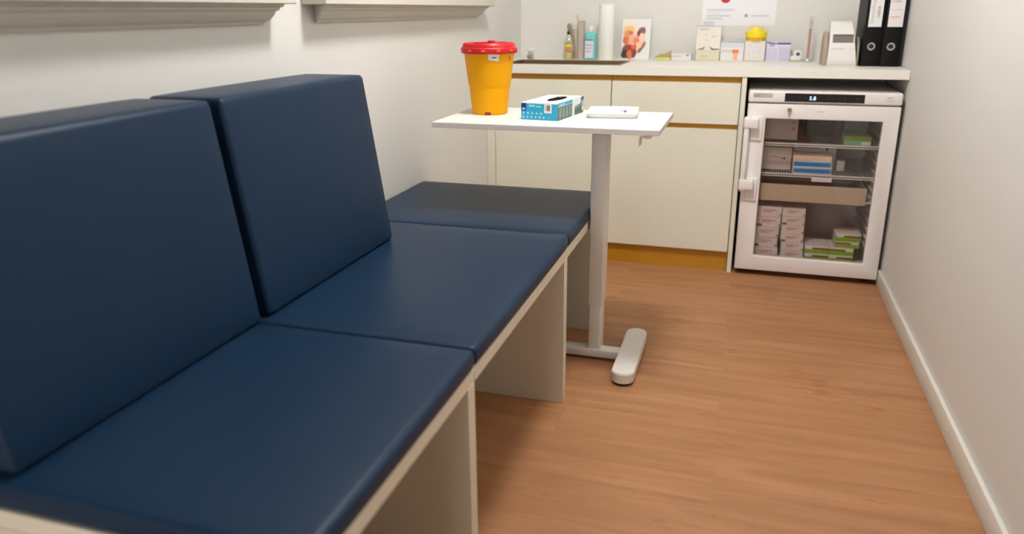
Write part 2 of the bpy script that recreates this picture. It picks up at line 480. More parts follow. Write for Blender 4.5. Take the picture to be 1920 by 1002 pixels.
for cx in (-0.310, -0.86):
    b = MB(off)
    b.prism(stadium(cx, 2.195, 2.585, 0.0365), 0.010, 0.040, m_steelw, 'Z', True)
    b.prism(stadium(cx, 2.198, 2.582, 0.0335), 0.040, 0.0435, m_steelw, 'Z', True)
    f = b.build('foot', t)
    MB(off).prism(stadium(cx, 2.205, 2.575, 0.027), 0.0, 0.010, m_blackm, 'Z', True).build('floor_glide', f)
b = MB(off); b.box(-0.72, -0.30, 2.38, 2.45, TZ-0.034, TZ-0.0165, m_steelw, 0.002, 1); b.build('top_bracket', t)
# release lever under the front right corner
b = MB(off)
b.prism([(-0.282, TZ-0.0165), (-0.252, TZ-0.0165), (-0.262, TZ-0.034), (-0.280, TZ-0.036), (-0.290, TZ-0.028)], 2.27, 2.33, m_steelw, 'Y')
b.prism([(-0.290, TZ-0.028), (-0.287, TZ-0.026), (-0.294, TZ-0.036), (-0.2945, TZ-0.058), (-0.297, TZ-0.058), (-0.2968, TZ-0.035)], 2.272, 2.326, m_steelw, 'Y')
b.build('release_lever', t)

# ---- sharps container
BX, BY = -0.830, 2.462
t = thing('sharps_container', 'yellow sharps disposal bucket with a red lid, on the left end of the white table', 'bucket', (BX, BY, TZ))
b = MB()
b.lathe([(0.0565, 0), (0.0590, 0.002), (0.0675, 0.088), (0.0695, 0.092), (0.0712, 0.1), (0.0845, 0.205), (0.0790, 0.205), (0.060, 0.006)], m_yel, 56)
body = b.build('bucket_body', t)
b = MB()
prof = [(0.0840, 0.199), (0.0945, 0.200), (0.0955, 0.203), (0.0955, 0.2150), (0.0935, 0.2180), (0.0885, 0.2195), (0.0860, 0.2290), (0.0830, 0.2320), (0.0780, 0.2325), (0.0760, 0.2300), (0.02, 0.2305), (0.001, 0.2305)]
# octagon-like flange
n = 64; vs = []; fs = []
for r, z in prof:
    for i in range(n):
        a = 2*PI*i/n
        k = 1.0
        if r > 0.09: k = 1 - 0.025*(0.5-0.5*math.cos(8*a))
        vs.append((r*k*c_(a), r*k*s_(a), z))
for j in range(len(prof)-1):
    for i in range(n):
        k = (i+1) % n; fs.append([j*n+i, j*n+k, (j+1)*n+k, (j+1)*n+i])
fs.append([(len(prof)-1)*n+i for i in range(n)])
b.add(vs, fs, m_red, True)
lid = b.build('lid', t)
b = MB()
b.prism([(-0.035, -0.05), (0.045, -0.055), (0.052, 0.0), (0.04, 0.05), (-0.03, 0.055)], 0.2306, 0.2350, m_red, 'Z')
b.box(0.010, 0.022, -0.045, 0.0, 0.2350, 0.2405, m_red, 0.002, 2)
b.build('lid_flap', lid)
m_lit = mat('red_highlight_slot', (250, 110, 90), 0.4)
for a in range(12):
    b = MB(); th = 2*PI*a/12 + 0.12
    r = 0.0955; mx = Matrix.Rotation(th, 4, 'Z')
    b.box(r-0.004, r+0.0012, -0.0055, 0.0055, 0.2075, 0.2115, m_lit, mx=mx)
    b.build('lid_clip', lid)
def curved(th0, th1, z0, z1, rf, m, name, parent, extra=None, tilt=0.0):
    b = MB(); n = 10; vs = []
    for i in range(n+1):
        th = th0+(th1-th0)*i/n
        dz = tilt*(i/n-0.5)
        for z in (z0+dz, z1+dz): vs.append((rf(z)*c_(th), rf(z)*s_(th), z))
    b.add(vs, [[2*i, 2*i+2, 2*i+3, 2*i+1] for i in range(n)], m)
    if extra: extra(b)
    return b.build(name, parent)
rf = lambda z: 0.0718 + (z-0.1)*(0.0845-0.0712)/0.105 if z > 0.1 else 0.0597 + z*0.0905
rf2 = lambda z: rf(z)+0.0004
def ext(b):
    for k, (a0, a1) in enumerate(((-1.145, -1.095), (-1.08, -0.99), (-0.975, -0.95))):
        vs = []
        for th in (a0, a1):
            for z in (0.186, 0.190): vs.append((rf2(z)*c_(th), rf2(z)*s_(th), z))
        b.add(vs, [[0, 2, 3, 1]], m_dgrey)
curved(-1.28, -0.86, 0.178, 0.1985, rf, m_paper, 'label_sticker', body, ext, tilt=-0.005)
curved(-1.54, -1.20, 0.002, 0.0105, rf, m_dred, 'base_catch', body)
curved(-0.33, -0.27, 0.178, 0.190, rf, m_brownp, 'side_mark', body)

# ---- glove box
t = thing('glove_box', 'blue and white cardboard box of disposable gloves, open on top, on the white table', 'box', (-0.608, 2.458, TZ), math.radians(-7.5))
gx, gy, gh = 0.0620, 0.1220, 0.0545
b = MB()
b.box(-gx, gx, -gy, gy, 0, gh, m_paper, 0.0006, 1)
e = 0.0005
F = (-gx+0.0005, -gy-e, 0.0); 
b.rect((-gx, -gy-e, 0.0005), X_, Z_, 2*gx, gh-0.004, m_cyan)
def fr(x, z, w, h, m, k=2): b.rect((-gx+x, -gy-e*k, z), X_, Z_, w, h, m)
fr(0.001, 0.028, 0.0165, 0.024, m_navy)
fr(0.004, 0.031, 0.010, 0.007, m_lcyan, 3)
fr(0.027, 0.041, 0.021, 0.007, m_lcyan); fr(0.051, 0.040, 0.018, 0.005, m_lcyan)
fr(0.080, 0.023, 0.025, 0.031, m_paper)
for i in range(9): fr(0.0845+i*0.0018, 0.030, 0.0009 if i % 3 else 0.0014, 0.018, m_dgrey if i > 2 else m_pink, 3)
for i in range(5): b.ell((-gx+0.009+i*0.015, -gy-e*2, 0.021), X_, Z_, 0.0042, 0.0040, m_lcyan, 10)
for i in range(6): b.ell((-gx+0.008+i*0.014, -gy-e*2, 0.009), X_, Z_, 0.0042, 0.0044, m_lcyan, 10)
b.text('MEDICAL EXAM GLOVES', (-gx+0.086, -gy-e*2, 0.015), X_, Z_, 0.0028, m_lcyan)
b.text('100', (-gx+0.090, -gy-e*2, 0.006), X_, Z_, 0.0075, m_lcyan)
# right side
s0 = (gx+e, -gy, 0.0005)
b.rect(s0, Y_, Z_, 2*gy, gh-0.002, m_paper)
b.rect((gx+e*2, -gy, 0.0005), Y_, Z_, 0.132, gh-0.014, m_dgreen)
b.rect((gx+e*2, -gy, 0.043), Y_, Z_, 0.134, 0.011, m_cyan)
b.rect((gx+e*3, -gy+0.010, 0.044), Y_, Z_, 0.055, 0.007, m_lcyan)
for i in range(4): b.rect((gx+e*3, -gy+0.012+i*0.029, 0.006), Y_, Z_, 0.022, 0.032, m_mgreen)
b.rect((gx+e*2, gy-0.088, 0.0005), Y_, Z_, 0.086, 0.026, m_dgreen)
b.quad([(gx+e*3, gy-0.088, 0.020), (gx+e*3, gy-0.030, 0.024), (gx+e*3, gy-0.028, 0.0335), (gx+e*3, gy-0.088, 0.028)], m_mgreen)
b.rect((gx+e*3, gy-0.026, 0.030), Y_, Z_, 0.026, 0.0245, m_dgreen)
b.rect((gx+e*3, gy-0.026, 0.0475), Y_, Z_, 0.026, 0.006, m_cyan)
b.ell((gx+e*4, gy-0.013, 0.036), Y_, Z_, 0.010, 0.0085, m_lcyan, 14)
b.ell((gx+e*4, gy-0.013, 0.016), Y_, Z_, 0.010, 0.0085, m_paper, 14)
b.build('carton', t)
b = MB()
b.ell((0.012, 0.005, gh+0.0006), X_, Y_, 0.022, 0.072, m_hole, 26)
b.build('opening', t)
# glove fold poking out of the slot
b = MB(); vs = []; fs = []; NX, NY = 8, 22
random.seed(3); ph = [random.uniform(0, 6) for _ in range(4)]
for i in range(NX+1):
    for j in range(NY+1):
        u, v = i/NX*2-1, j/NY*2-1
        k = max(0, 1-u*u)*max(0, 1-v*v)
        z = gh+0.0008 + 0.0050*k**0.6*(0.65+0.35*math.sin(5*v+3*u+ph[0]))
        vs.append((0.012+u*0.014*(1-0.3*v*v), 0.005+v*0.056, z))
for i in range(NX):
    for j in range(NY):
        a = i*(NY+1)+j; fs.append([a, a+NY+1, a+NY+2, a+1])
b.add(vs, fs, m_hole, True)
g = b.build('glove', t); g['label'] = 'dark glove fold showing in the opening'

# ---- white tray
t = thing('plastic_tray', 'shallow white plastic tray with a small blue mark, right of the glove box', 'tray', (-0.418, 2.518, TZ), math.radians(6.5))
def rr(w, h, r, z, n=5):
    p = []
    for cx, cy, a0 in ((w-r, h-r, 0), (-w+r, h-r, PI/2), (-w+r, -h+r, PI), (w-r, -h+r, 3*PI/2)):
        for i in range(n+1): p.append((cx+r*c_(a0+PI/2*i/n), cy+r*s_(a0+PI/2*i/n), z))
    return p
levels = [(0.0745, 0.0860, 0.012, 0.0), (0.0800, 0.0920, 0.014, 0.012), (0.0825, 0.0945, 0.014, 0.0165), (0.0810, 0.0930, 0.013, 0.0180),
          (0.0740, 0.0860, 0.012, 0.0178), (0.0720, 0.0840, 0.011, 0.0165), (0.0690, 0.0800, 0.010, 0.0110)]
vs = []; fs = []
for l in levels: vs += rr(*l)
n = len(rr(*levels[0]))
for j in range(len(levels)-1):
    for i in range(n):
        k = (i+1) % n; fs.append([j*n+i, j*n+k, (j+1)*n+k, (j+1)*n+i])
fs.append(list(range(n))[::-1]); fs.append([(len(levels)-1)*n+i for i in range(n)])
m_tray = mat('tray_white', (230, 228, 224), 0.35)
b = MB(); b.add(vs, fs, m_tray, True); b.build('tray_body', t)
b = MB()
b.ell((0.034, 0.020, 0.0116), X_, Y_, 0.013, 0.036, m_lil, 14, 0.2)
b.ell((0.039, 0.010, 0.0119), X_, Y_, 0.0032, 0.034, m_navy, 12, 0.05)
b.ell((0.031, 0.034, 0.0119), X_, Y_, 0.009, 0.0035, m_lil, 12, 0.0)
b.build('blue_mark', t)

# ------------------------------------------------------------------ kitchen run: cabinets, worktop, sink
ZC0, ZC1, YC = 0.8827, 0.9202, 3.4437
YF = 3.4437
def cabinet(label, x0, x1, gap):
    t = thing('base_cabinet', label, 'cabinet', ((x0+x1)/2, (YC+YB)/2, 0), 0, 'cream base cabinets under the worktop')
    off = tuple(t.location)
    b = MB(off)
    b.box(x0+0.0005, x0+0.018, YC+0.022, YB-0.004, 0.10, 0.785, m_lam)
    b.box(x1-0.018, x1-0.0005, YC+0.022, YB-0.004, 0.10, 0.785, m_lam)
    b.box(x0+0.018, x1-0.018, YC+0.022, YB-0.004, 0.10, 0.118, m_lam)
    b.box(x0+0.018, x1-0.018, YB-0.012, YB-0.004, 0.118, ZC0-0.001, m_lam)
    b.build('carcass', t)
    b = MB(off)
    b.box(x0+0.001, x1-0.001, YC+0.018, YC+0.0215, 0.852, ZC0-0.001, m_gold)
    b.box(x0+0.001, x1-0.001, YC+0.018, YC+0.0215, 0.655, 0.679, m_gold)
    b.build('grip_channel', t)['label'] = 'ochre recessed grip strip'
    MB(off).box(x0+0.001, x1-0.001, YC+0.024, YC+0.040, 0, 0.0995, m_gold).build('plinth', t)['label'] = 'ochre plinth'
    MB(off).box(x0+0.002, x1-0.002, YC, YC+0.0175, 0.6775, 0.8555, m_lam, 0.0012, 1).build('drawer', t)
    MB(off).box(x0+0.002, x1-0.002, YC, YC+0.0175, 0.0975, 0.6555, m_lam, 0.0012, 1).build('door', t)
cabinet('cream cabinet with drawer and door beneath the sink, behind the white table', -1.137, -0.5835, 0)
cabinet('cream cabinet with drawer and door between the sink cabinet and the fridge', -0.5825, -0.0235, 0)
o = MB(((XL-1.138)/2, YC+0.2, 0)).box(XL+0.001, -1.138, YC+0.001, YC+0.019, 0.0, ZC0-0.001, m_lam, 0.001, 1).build('filler_panel')
tag(o, 'narrow cream filler strip between the left wall and the sink cabinet', 'panel')
o = MB((-0.012, YC+0.3, 0)).box(-0.0220, -0.0020, YC-0.001, YB-0.004, 0.0, ZC0-0.0005, m_lam, 0.001, 1).build('divider_panel')
tag(o, 'upright cream end panel standing left of the glass door fridge', 'panel')

# worktop with a sink opening
SX0, SX1, SY0, SY1 = -1.10, -0.566, 3.512, 3.780
t = thing('worktop', 'long cream white worktop running across the back wall', 'worktop', (-0.28, 3.74, ZC0))
off = tuple(t.location)
def frame_mesh(b, X0, X1, Y0, Y1, hx0, hx1, hy0, hy1, z0, z1, m):
    o4 = [(X0, Y0), (X1, Y0), (X1, Y1), (X0, Y1)]; i4 = [(hx0, hy0), (hx1, hy0), (hx1, hy1), (hx0, hy1)]
    vs = [(x, y, z) for z in (z0, z1) for x, y in o4+i4]; fs = []
    for i in range(4):
        k = (i+1) % 4
        fs += [[i, k, 4+k, 4+i], [8+i, 8+k, 12+k, 12+i], [i, k, 8+k, 8+i], [4+i, 4+k, 12+k, 12+i]]
    b.add(vs, fs, m)
b = MB(off)
frame_mesh(b, XL+0.001, XR-0.002, YC-0.006, YB-0.001, SX0, SX1, SY0, SY1, ZC0, ZC1, m_top)
b.build('worktop_board', t)
# sink
t = thing('sink', 'inset stainless steel sink in the left part of the worktop', 'sink', ((SX0+SX1)/2, (SY0+SY1)/2, ZC1))
off = tuple(t.location)
b = MB(off)
frame_mesh(b, SX0-0.012, SX1+0.012, SY0-0.012, SY1+0.012, SX0+0.004, SX1-0.004, SY0+0.004, SY1-0.004, ZC1+0.0002, ZC1+0.002, m_steel)
b.build('rim', t)
b = MB(off)
d_ = 0.012
vs = [(x, y, ZC1+0.001) for x, y in ((SX0+.003, SY0+.003), (SX1-.003, SY0+.003), (SX1-.003, SY1-.003), (SX0+.003, SY1-.003))]
vs += [(x, y, ZC1-0.125) for x, y in ((SX0+.003+d_, SY0+.003+d_), (SX1-.003-d_, SY0+.003+d_), (SX1-.003-d_, SY1-.003-d_), (SX0+.003+d_, SY1-.003-d_))]
b.add(vs, [[0, 1, 5, 4], [1, 2, 6, 5], [2, 3, 7, 6], [3, 0, 4, 7], [4, 5, 6, 7]], m_steel)
b.build('basin', t)
t = thing('tap', 'small low white and chrome tap at the left end of the sink', 'tap', (-1.075, 3.86, ZC1))
b = MB(); b.lathe([(0.017, 0), (0.017, 0.004), (0.012, 0.008), (0.012, 0.032), (0.010, 0.036)], m_chrome, 20); b.build('tap_base', t)
b = MB(); b.lathe([(0.015, 0.036), (0.019, 0.039), (0.020, 0.048), (0.014, 0.054), (0.003, 0.056)], m_dial, 20); b.build('tap_knob', t)
b = MB(); b.tube([(0, -0.008, 0.022), (0.004, -0.04, 0.026), (0.006, -0.07, 0.024), (0.006, -0.078, 0.014)], 0.006, m_chrome, 10); b.build('spout', t)

# ------------------------------------------------------------------ things on the worktop
Z0 = ZC1
# soap bottle
t = thing('dish_soap_bottle', 'clear bottle of yellow dish soap with a dark green cap, left of the brush bundle', 'bottle', (-0.885, 3.895, Z0))
b = MB(); b.lathe([(0.024, 0), (0.026, 0.003), (0.027, 0.05), (0.026, 0.075), (0.021, 0.100), (0.009, 0.121), (0.008, 0.128)], m_clear, 24); body = b.build('bottle_body', t)
b = MB(); b.lathe([(0.0225, 0.002), (0.0245, 0.005), (0.0250, 0.034), (0.001, 0.034)], m_liq, 20); b.build('liquid', t)
b = MB(); b.lathe([(0.009, 0.1215), (0.0105, 0.124), (0.0105, 0.136), (0.006, 0.142), (0.001, 0.1425)], m_dgreen2 if False else mat('dark_green_cap', (10, 44, 34), 0.4), 16); b.build('cap', t)
b = MB()
for z0, z1, m in ((0.045, 0.062, m_orange), (0.062, 0.076, mat('label_yellow', (226, 206, 80), 0.5)), (0.076, 0.084, mat('label_green', (140, 158, 60), 0.5))):
    r = 0.0276; vs = []
    for i in range(9):
        a = math.radians(-120+i*9)
        vs += [(r*c_(a), r*s_(a), z0), (r*c_(a), r*s_(a), z1)]
    b.add(vs, [[2*i, 2*i+2, 2*i+3, 2*i+1] for i in range(8)], m)
b.build('label_band', t)
# brush holder and brushes
t = thing('brush_holder', 'tall taupe box shaped holder standing between the soap and teal bottles', 'holder', (-0.826, 3.905, Z0))
b = MB()
x0, x1, y0, y1, hh, th = -0.0185, 0.0185, -0.016, 0.016, 0.188, 0.002
b.box(x0, x1, y0, y1, 0, 0.004, m_taupe)
b.box(x0, x0+th, y0, y1, 0.004, hh*0.93, m_taupe); b.box(x1-th, x1, y0, y1, 0.004, hh, m_taupe)
b.box(x0+th, x1-th, y0, y0+th, 0.004, hh*0.92, m_taupe); b.box(x0+th, x1-th, y1-th, y1, 0.004, hh, m_taupe)
b.box(x0+0.007, x0+0.0095, y0-0.0015, y0, 0.004, hh*0.90, mat('holder_groove', (132, 112, 98), 0.6))
b.build('holder_body', t)
b = MB((-0.845, 3.87, Z0))
b.tube([(-0.842, 3.870, Z0+0.002), (-0.850, 3.872, Z0+0.06), (-0.862, 3.874, Z0+0.110), (-0.868, 3.875, Z0+0.128)], [0.004, 0.005, 0.006, 0.007], m_wood, 10)
b.tube([(-0.868, 3.875, Z0+0.128), (-0.873, 3.875, Z0+0.142), (-0.878, 3.875, Z0+0.160), (-0.880, 3.875, Z0+0.172), (-0.881, 3.875, Z0+0.176)], [0.007, 0.011, 0.0125, 0.009, 0.003], m_wood, 12)
tag(b.build('wooden_spoon'), 'brown wooden spoon leaning left against the taupe holder', 'spoon')
b = MB((-0.853, 3.9, Z0))
b.tube([(-0.833, 3.905, Z0+0.006), (-0.838, 3.906, Z0+0.10), (-0.841, 3.907, Z0+0.19), (-0.848, 3.907, Z0+0.216)], [0.003, 0.0035, 0.004, 0.0025], m_taupe, 8)
tag(b.build('thin_brush'), 'thin brush handle sticking up out of the taupe holder', 'brush')
b = MB((-0.847, 3.885, Z0))
b.tube([(-0.849, 3.882, Z0+0.003), (-0.848, 3.884, Z0+0.09), (-0.852, 3.886, Z0+0.15)], [0.006, 0.009, 0.011], m_taupe, 10)
tag(b.build('dish_brush'), 'grey dish brush standing upright against the left side of the holder', 'brush')
# teal bottle
t = thing('disinfectant_bottle', 'teal plastic bottle with white cap and white label, beside the taupe holder', 'bottle', (-0.770, 3.885, Z0), math.radians(6))
b = MB(); b.box(-0.029, 0.029, -0.018, 0.018, 0, 0.134, m_teal, 0.010, 4); body = b.build('bottle_body', t)
b = MB(); b.lathe([(0.013, 0.133), (0.013, 0.1365), (0.016, 0.137), (0.016, 0.160), (0.014, 0.163), (0.001, 0.163)], m_dial, 20); b.build('cap', t)
b = MB(); b.box(-0.0275, 0.014, -0.0187, -0.0181, 0.010, 0.092, m_lil2)
b.box(-0.0275, 0.012, -0.0192, -0.0188, 0.094, 0.099, mat('steel_blue_print', (70, 110, 140), 0.5))
for i in range(3): b.box(-0.024, 0.008-0.004*i, -0.0191, -0.0188, 0.070-0.016*i, 0.074-0.016*i, m_grey)
b.build('label_sticker', t)
# paper roll
t = thing('paper_towel_roll', 'tall white roll of paper towel standing upright, right of the teal bottle', 'roll', (-0.691, 3.875, Z0))
b = MB(); b.lathe([(0.0375, 0), (0.0385, 0.002), (0.0385, 0.262), (0.0375, 0.264), (0.020, 0.264), (0.020, 0.0)], m_roll, 44, cap=False); b.build('paper_wrap', t)
b = MB(); b.lathe([(0.0195, 0.001), (0.0195, 0.2645), (0.0175, 0.2645), (0.0175, 0.001)], m_wood, 28, cap=False); b.build('core', t)
# photo card: generic picture of people in warm tones
t = thing('photo_card', 'white card with a warm coloured photo of people, leaning on the wall by the sink', 'card', (-0.556, 3.945, Z0))
cw, chh = 0.0715, 0.200
a = math.radians(-13)
ux, uz = Vector((1, 0, 0)), Vector((0, -math.sin(a), math.cos(a)))
b = MB()
nrm = Vector((0, -math.cos(a), -math.sin(a)))
P0 = Vector((0, 0, 0))
vs = []
for dn in (0, 0.003):
    for x, z in ((-cw, 0.0), (cw, 0), (cw, chh), (-cw, chh)): vs.append(P0 + ux*x + uz*z - nrm*dn)
b.add(vs, [[0, 1, 2, 3], [7, 6, 5, 4], [0, 4, 5, 1], [1, 5, 6, 2], [2, 6, 7, 3], [3, 7, 4, 0]], m_paper)
card = b.build('card_board', t)
b = MB()
def blob(x, z, rx, rz, rgb, k, rot=0, wob=0.06):
    key = 'photo_%d_%d_%d' % rgb
    m = bpy.data.materials.get(key) or mat(key, rgb, 0.45, noise=0.12, nscale=60)
    b.ell(P0 + ux*(-cw+x*2*cw) + uz*(chh*z) + nrm*(0.0002+0.00015*k), ux, uz, rx*2*cw, rz*chh, m, 22, rot, wob)
k = 1
for (x, z, rx, rz, rgb, rot) in [
        (0.34, 0.62, 0.30, 0.30, (236, 206, 172), 0), (0.30, 0.80, 0.26, 0.16, (236, 214, 190), 0),
        (0.24, 0.70, 0.20, 0.14, (226, 190, 122), 0.2), (0.15, 0.58, 0.09, 0.14, (208, 160, 88), 0), (0.50, 0.88, 0.10, 0.05, (226, 222, 222), 0),
        (0.25, 0.52, 0.17, 0.20, (224, 134, 92), 0.1), (0.14, 0.46, 0.09, 0.10, (196, 98, 40), 0), (0.36, 0.48, 0.10, 0.16, (232, 168, 132), 0),
        (0.32, 0.66, 0.07, 0.04, (186, 100, 44), 0.5), (0.62, 0.48, 0.20, 0.17, (238, 172, 146), 0.4), (0.52, 0.44, 0.10, 0.11, (222, 118, 84), 0),
        (0.70, 0.70, 0.13, 0.10, (128, 84, 76), -0.3), (0.60, 0.63, 0.07, 0.07, (96, 44, 30), 0.3), (0.72, 0.54, 0.11, 0.11, (244, 196, 176), 0),
        (0.68, 0.26, 0.06, 0.12, (130, 82, 34), -0.5), (0.60, 0.34, 0.12, 0.08, (240, 190, 156), 0.3), (0.80, 0.36, 0.04, 0.09, (150, 100, 50), -0.3),
        (0.28, 0.20, 0.25, 0.17, (132, 46, 26), 0), (0.13, 0.13, 0.12, 0.11, (52, 16, 16), 0), (0.45, 0.16, 0.10, 0.12, (120, 26, 16), 0),
        (0.31, 0.12, 0.09, 0.11, (214, 98, 34), 0.1), (0.45, 0.30, 0.10, 0.06, (214, 84, 46), 0.4)]:
    blob(x, z, rx, rz, rgb, k, rot); k += 1
b.build('photo_print', card)

# small flat packs
b = MB((-0.414, 3.955, Z0))
m_spy = mat('sponge_yellow', (222, 222, 110), 0.9, bump=0.5, bscale=600); m_spg = mat('scourer_green', (150, 180, 110), 0.95)
b.box(-0.452, -0.376, 3.925, 3.975, Z0, Z0+0.012, m_spy, 0.003, 2); b.box(-0.452, -0.376, 3.925, 3.975, Z0+0.012, Z0+0.018, m_spg, 0.002, 1)
tag(b.build('sponge'), 'flat yellow and green sponge lying between the photo card and the white packs', 'sponge')
b = MB((-0.405, 3.95, Z0+0.018))
mo = mat('brown_tin', (190, 150, 110), 0.5)
b.prism([(-0.434, Z0+0.0185), (-0.379, Z0+0.0185), (-0.378, Z0+0.046), (-0.384, Z0+0.040), (-0.408, Z0+0.030), (-0.432, Z0+0.027)], 3.935, 3.965, mo, 'Y')
tag(b.build('scrub_pad'), 'small tan wedge shaped scrub pad resting on the sponge', 'pad')
b = MB((-0.32, 3.95, Z0))
b.box(-0.372, -0.275, 3.93, 3.99, Z0, Z0+0.030, m_paper, 0.001, 1)
b.box(-0.368, -0.322, 3.9293, 3.9297, Z0+0.016, Z0+0.019, m_pink)
b.box(-0.300, -0.286, 3.9291, 3.9297, Z0+0.020, Z0+0.026, mat('slate_blue_print', (120, 124, 170), 0.6))
tag(b.build('flat_carton'), 'flat white carton with a faint line, between the sponge and the tall box', 'box')
# tall white box
b = MB((-0.197, 3.93, Z0))
X0, X1, YY = -0.257, -0.140, 3.905
b.box(X0, X1, YY, YY+0.07, Z0, Z0+0.162, m_cream, 0.0008, 1)
f = YY-0.0004
b.rect((X0+0.001, f, Z0+0.001), X_, Z_, 0.115, 0.052, mat('beige_print', (214, 206, 176), 0.6))
zz = Z0+0.056
pts = [(X0+0.012, zz), (X0+0.030, zz+0.001), (X0+0.043, zz+0.010), (X0+0.047, zz+0.010), (X0+0.036, zz-0.004), (X0+0.012, zz-0.003)]
b.quad([(x, f-0.0003, z) for x, z in pts], m_dgrey)
pts = [(X0+0.066, zz+0.009), (X0+0.070, zz+0.009), (X0+0.082, zz+0.001), (X0+0.113, zz), (X0+0.113, zz-0.004), (X0+0.078, zz-0.005)]
b.quad([(x, f-0.0003, z) for x, z in pts], m_dgrey)
for dx, dz, w_, h_ in ((0.015, 0.145, 0.045, 0.004), (0.04, 0.122, 0.012, 0.003), (0.075, 0.112, 0.020, 0.003), (0.048, 0.096, 0.010, 0.003), (0.03, 0.020, 0.03, 0.003)):
    b.rect((X0+dx, f-0.0003, Z0+dz), X_, Z_, w_, h_, m_grey)
b.rect((X0, f-0.0001, Z0), X_, Z_, 0.0025, 0.050, m_dgrey); b.rect((X0, f-0.0001, Z0+0.05), X_, Z_, 0.0015, 0.11, m_grey)
b.rect((X1-0.002, f-0.0001, Z0), X_, Z_, 0.002, 0.045, m_dgrey); b.rect((X0, f-0.0001, Z0+0.159), X_, Z_, 0.117, 0.003, m_grey)
tag(b.build('tall_carton'), 'tall cream carton with dark wavy lines, tallest box on the worktop', 'box', None)
# box with green edge and red lettering
b = MB((-0.083, 3.95, Z0)); X0, X1, YY = -0.139, -0.029, 3.925
b.box(X0, X1, YY, YY+0.06, Z0, Z0+0.091, m_paper, 0.0008, 1); f = YY-0.0004
b.rect((X0, f, Z0+0.085), X_, Z_, 0.110, 0.005, m_mint)
b.rect((X0+0.002, f, Z0+0.062), X_, Z_, 0.106, 0.020, m_lil2)
b.text('NEXXEN', (X0+0.006, f-0.0003, Z0+0.040), X_, Z_, 0.015, m_pink)
b.rect((X0+0.062, f-0.0002, Z0+0.004), X_, Z_, 0.020, 0.044, mat('peach_print', (244, 178, 132), 0.6)); b.rect((X0+0.057, f-0.0003, Z0+0.036), X_, Z_, 0.030, 0.016, m_orange)
tag(b.build('lettered_carton'), 'white carton with green top edge, red lettering and an orange block', 'box')
# carton with blue dots
b = MB((0.025, 3.95, Z0)); X0, X1, YY = -0.027, 0.068, 3.915
b.box(X0, X1, YY, YY+0.06, Z0, Z0+0.093, m_card, 0.0008, 1); f = YY-0.0004
for dx, dz, w_, h_, m in ((0.018, 0.070, 0.007, 0.007, m_lil), (0.018, 0.027, 0.007, 0.009, m_lil), (0.068, 0.036, 0.004, 0.020, m_lil), (0.066, 0.072, 0.008, 0.006, m_lil2), (0.036, 0.040, 0.026, 0.030, m_lil2)):
    b.rect((X0+dx, f, Z0+dz), X_, Z_, w_, h_, m)
b.rect((X0, f-0.0001, Z0), X_, Z_, 0.0018, 0.093, m_grey); b.rect((X1-0.0018, f-0.0001, Z0), X_, Z_, 0.0018, 0.093, m_grey); b.rect((X0, f-0.0001, Z0), X_, Z_, 0.095, 0.002, m_grey)
tag(b.build('dotted_carton'), 'white carton with small blue dots, under the yellow dish', 'box')
# yellow bowl shaped thing on top
t = thing('yellow_dish', 'bright yellow plastic dish turned upside down on the dotted carton', 'dish', (0.021, 3.945, Z0+0.093))
b = MB(); b.lathe([(0.040, 0.0), (0.0425, 0.003), (0.047, 0.016), (0.050, 0.024), (0.050, 0.042), (0.044, 0.046), (0.032, 0.048), (0.030, 0.058), (0.026, 0.063), (0.001, 0.0635)], m_brightyel, 32); b.build('dish_body', t)
b = MB(); b.lathe([(0.0400, 0.001), (0.0445, 0.006), (0.0482, 0.017), (0.0475, 0.017), (0.0430, 0.008)], m_yelshade, 32, cap=False); b.build('rim_shade', t)  # shading low on the dish, painted in as a darker yellow band
# lilac carton
b = MB((0.125, 3.955, Z0)); X0, X1, YY = 0.073, 0.182, 3.925
b.box(X0, X1, YY, YY+0.06, Z0, Z0+0.088, m_lil2, 0.0008, 1); f = YY-0.0004
b.quad([(X0, f, Z0+0.083), (X0+0.05, f, Z0+0.078), (X0+0.05, f, Z0+0.081), (X0+0.005, f, Z0+0.088)], m_navy)
b.rect((X0+0.050, f, Z0+0.078), X_, Z_, 0.058, 0.007, m_navy)
b.rect((X0+0.014, f, Z0+0.068), X_, Z_, 0.022, 0.012, mat('mid_lilac_print', (168, 162, 208), 0.6))
b.rect((X0+0.006, f, Z0+0.006), X_, Z_, 0.044, 0.054, m_lil); b.rect((X0+0.058, f, Z0+0.003), X_, Z_, 0.049, 0.062, m_lil)
for i in range(6):
    b.rect((X0+0.010, f-0.0002, Z0+0.012+i*0.008), X_, Z_, 0.034, 0.003, m_lil2)
tag(b.build('lilac_carton'), 'pale lilac carton with a navy blue top stripe, right of the yellow dish', 'box')
# small white ball with dark opening
t = thing('tape_dispenser', 'small rounded white dispenser with a dark hole, beside the lilac carton', 'dispenser', (0.212, 3.93, Z0))
b = MB(); b.box(-0.028, 0.026, -0.02, 0.02, 0, 0.028, m_dial, 0.010, 3); b.build('dispenser_base', t)
mx = Matrix.Translation((0.005, 0, 0.034)) @ Matrix.Rotation(PI/2, 4, 'X')
b = MB(); b.lathe([(0.008, -0.014), (0.019, -0.014), (0.021, -0.011), (0.021, 0.011), (0.019, 0.014), (0.008, 0.014)], m_dial, 28, mx=mx); r_ = b.build('spool', t)
b = MB(); b.lathe([(0.0005, 0.0142), (0.0085, 0.0142), (0.0085, 0.0152), (0.0005, 0.0152)], m_dgrey, 20, mx=mx); b.build('hole', t)
